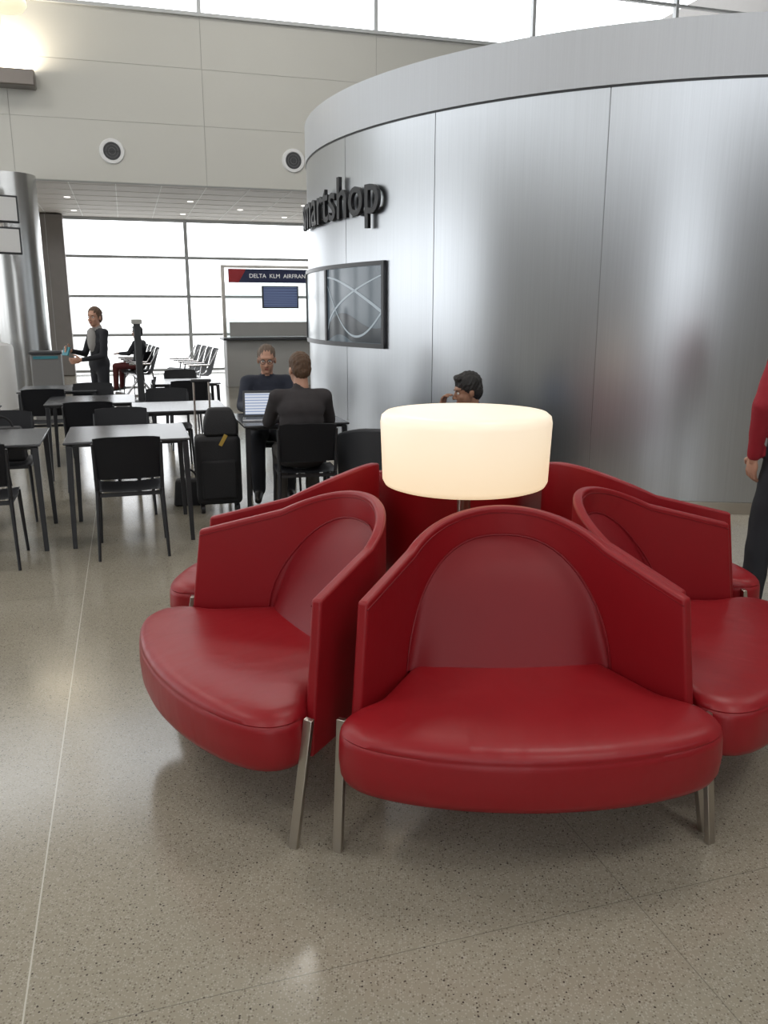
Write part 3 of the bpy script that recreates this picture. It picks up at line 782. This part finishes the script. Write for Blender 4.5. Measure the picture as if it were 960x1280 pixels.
# man beyond the lamp, hand at his face
J = seated(lean=.10, hz=1.04)
for k in J:
    if k[:2] in ('pe', 'ch', 'ne', 'sh', 'hp'): J[k] = (J[k][0], J[k][1], J[k][2]-.11)
for k in ('knL', 'knR'): J[k] = (J[k][0], J[k][1], .47)
J['elR'] = (.22, .18, .71); J['wrR'] = (.10, .24, .90); J['elL'] = (-.22, .12, .67); J['wrL'] = (-.08, .28, .61)
person('seated_man', (.68, 6.02, 0), rad(105), J, 'blueshirt', 'trouser', 'shoe', 'skin2', 'hair_black', 'full', yaw=rad(-5), pitch=rad(-10),
       hands=(flat, dict(d=(-.35, -.1, .9), nrm=(-.6, -.7, 0), side=(-.5, .5, .2), curl=1.0)))
# standing woman
def standing(s=1.0):
    J = dict(pel=(0, 0, .95), chest=(0, -.01, 1.25), neck=(0, -.015, 1.41), head=(0, .02, 1.555))
    for k, q in (('L', -1), ('R', 1)):
        J['sh'+k] = (q*.175, -.01, 1.365); J['el'+k] = (q*.235, -.02, 1.09); J['wr'+k] = (q*.24, .05, .84)
        J['hp'+k] = (q*.09, 0, .90); J['kn'+k] = (q*.10, .01, .50); J['an'+k] = (q*.10, -.02, .10); J['to'+k] = (q*.12, .13, .04)
    return {k: tuple(c_*s for c_ in v) for k, v in J.items()}
J = standing(.985)
J['elR'] = (.21, .08, 1.07); J['wrR'] = (.12, .30, 1.12); J['elL'] = (-.22, .05, 1.06); J['wrL'] = (-.12, .28, 1.02)
wo = person('standing_woman', (-3.66, 10.75, 0), rad(135), J, 'trouser', 'trouser', 'shoe', 'skin', 'hair_brown', 'bun', yaw=rad(30), w_=.9, collar='scarf', coat=True,
       hands=(dict(nrm=(0, 0, 1), side=(-.2, 0, 1), curl=.9), dict(nrm=(-1, 0, .2), side=(0, 0, 1), curl=1.0)))
bm = N(); bx(bm, (.05, .40, 1.12), (.16, .02, .11), Matrix.Rotation(rad(20), 3, 'X')); mk('booklet', bm, 'teal', wo, .003)
bm = N(); sph(bm, (0, .075, 1.25), (.09, .05, .16)); mk('blouse_front', bm, 'scarf', wo)
# red jacket person at right
J = standing(1.05)
J['anR'] = (.10, -.05, .10); J['toR'] = (.12, .10, .04)
J['anL'] = (-.21, .02, .10); J['toL'] = (-.27, .16, .04); J['knL'] = (-.155, .05, .53)
J['elL'] = (-.29, -.02, 1.15); J['wrL'] = (-.245, .06, .89)
person('standing_man', (2.15, 4.18, 0), rad(15), J, 'redshirt', 'trouser', 'shoe', 'skin', 'hair_brown', 'short', w_=1.1, coat=True)
# far seated traveller
J = seated(lean=0, hz=1.19)
person('seated_traveller', (-5.0, 17.0, 0), rad(80), J, 'trouser', 'maroon', 'shoe', 'skin2', 'hair_black', 'full', hands=(flat, flatR))
dchair(-5.0, 17.0, rad(80))

# ---------------------------------------------------------------- gate seating
def gate():
    e = empty('gate_bench')
    bm = N(); bx(bm, (0, 0, .36), (2.5, .06, .06)); mk('beam', bm, 'chrome', e, .005)
    bm = N()
    for x in (-1.0, 1.0):
        cy(bm, (x, 0, .36), (x, -.26, .02), .022); cy(bm, (x, 0, .36), (x, .26, .02), .022); bx(bm, (x, 0, .015), (.05, .6, .03))
    mk('legs', bm, 'chrome', e)
    for i, x in enumerate((-.93, -.31, .31, .93)):
        bm = N(); G = []
        prof = [(.27, .43), (.22, .455), (.1, .445), (-.05, .425), (-.17, .42), (-.23, .46), (-.27, .56), (-.32, .72), (-.37, .88), (-.40, .93)]
        for y, z in prof: G.append([bm.verts.new((x+u*.26, y, z)) for u in (-1, -.5, 0, .5, 1)])
        for A, C in zip(G, G[1:]):
            for k in range(4): bm.faces.new((A[k], A[k+1], C[k+1], C[k]))
        bmesh.ops.solidify(bm, geom=bm.faces[:], thickness=.035); mk('seat_%d' % (i+1), bm, 'blackseat', e, .008)
    bm = N()
    for x in (-1.24, -.62, 0, .62, 1.24):
        cy(bm, (x, 0, .38), (x, -.05, .62), .015); cy(bm, (x, -.2, .63), (x, .2, .63), .02); cy(bm, (x, -.2, .63), (x, -.36, .9), .014)
    mk('armrests', bm, 'chrome', e)
    return e
g0 = gate(); g0.location = B(1.15, 17.2, 0); g0.rotation_euler = (0, 0, BA+rad(95))
clone(g0, 'gate_bench', B(.1, 17.9, 0), BA+rad(95))
# charging post
cp2 = empty('charging_post', (-4.45, 15.2, 0), BA)
bm = N(); bx(bm, (0, 0, .7), (.12, .12, 1.4)); mk('post', bm, 'framedark', cp2, .02)
bm = N(); bx(bm, (0, 0, 1.43), (.18, .18, .08)); mk('cap', bm, 'grey', cp2, .01)
bm = N(); cy(bm, (0, 0, 0), (0, 0, .02), .2, .2, 24); mk('base', bm, 'framedark', cp2)
# gate podium
GP = empty('gate_podium', B(3.35, 18.6, 0), BA)
bm = N(); bx(bm, (0, 0, .5), (2.6, .6, 1.0)); mk('counter', bm, 'grey', GP, .01)
bm = N(); bx(bm, (0, -.05, 1.03), (2.75, .8, .05)); mk('countertop', bm, 'framedark', GP, .01)
bm = N(); bx(bm, (0, .3, 1.22), (2.3, .06, .32)); mk('ledge', bm, 'grey', GP, .01)
bw = empty('gate_sign', B(3.42, 19.6, 0), BA)
bm = N(); 
for x in (-1.25, 1.25): bx(bm, (x, 0, 1.3), (.08, .1, 2.6))
bx(bm, (0, 0, 2.6), (2.58, .1, .06)); mk('frame', bm, 'steel', bw, .005)
bm = N(); bx(bm, (0, .02, 1.5), (2.4, .02, 1.5)); mk('panel', bm, 'glass', bw)
bm = N(); bx(bm, (.05, -.03, 2.40), (2.35, .06, .30)); mk('banner', bm, 'navysign', bw, .004)
bm = N(); vs = [bm.verts.new(p) for p in ((-1.12, -.065, 2.545), (-.72, -.065, 2.545), (-.9, -.065, 2.255), (-1.12, -.065, 2.255))]; bm.faces.new(vs); mk('banner_wing', bm, 'redsign', bw)
me = textmesh('DELTA  KLM  AIRFRANCE', .13, .004); me.transform(Matrix.Translation((-.66, -.07, 2.355)) @ Matrix.Rotation(rad(90), 4, 'X')); me.materials.clear(); mo('lettering', me, 'signtext', bw)
bm = N(); bx(bm, (.05, -.03, 1.93), (.85, .06, .50)); mk('monitor', bm, 'framedark', bw, .01)
bm = N(); bx(bm, (.05, -.065, 1.93), (.78, .01, .44)); mk('monitor_display', bm, 'infoscreen', bw)
# boarding stand
bs = empty('boarding_stand', (-5.0, 12.4, 0), BA)
bm = N(); bx(bm, (0, 0, .5), (.42, .3, 1.0)); mk('body', bm, 'greymid', bs, .02)
bm = N(); bx(bm, (0, 0, 1.02), (.46, .36, .04)); mk('top', bm, 'framedark', bs, .01)
bm = N(); bx(bm, (0, -.155, .95), (.34, .01, .04)); mk('placard', bm, 'teal', bs)
# ---------------------------------------------------------------- lights
wd = bpy.data.worlds.new('world'); scene.world = wd; wd.use_nodes = True
bg = wd.node_tree.nodes['Background']; bg.inputs[0].default_value = (.94, .97, 1.0, 1); bg.inputs[1].default_value = 3.5
for (a, b_, pw) in ((-5, -3, 190), (3, -3, 190), (-5, 5, 180), (4, 4, 185), (-5, 12, 190), (3, 13, 170), (10, 3, 140)):
    d = bpy.data.lights.new('ceiling_fill', 'AREA'); d.shape = 'DISK'; d.size = 2.2; d.energy = pw*.93; d.color = (1, .955, .90)  # area fill added under the unseen ceiling to light the hall
    o = bpy.data.objects.new('ceiling_fill_light', d); COL.objects.link(o); o.location = B(a, b_, TOP-.1)
# ---------------------------------------------------------------- camera
cam = bpy.data.cameras.new('camera'); cam.lens = 1030/1280*36; cam.sensor_width = 36; cam.sensor_fit = 'AUTO'; cam.clip_end = 500
co = bpy.data.objects.new('camera', cam); COL.objects.link(co); co.location = (0, 0, 1.6); co.rotation_euler = (rad(90-13.65), 0, 0)
scene.camera = co
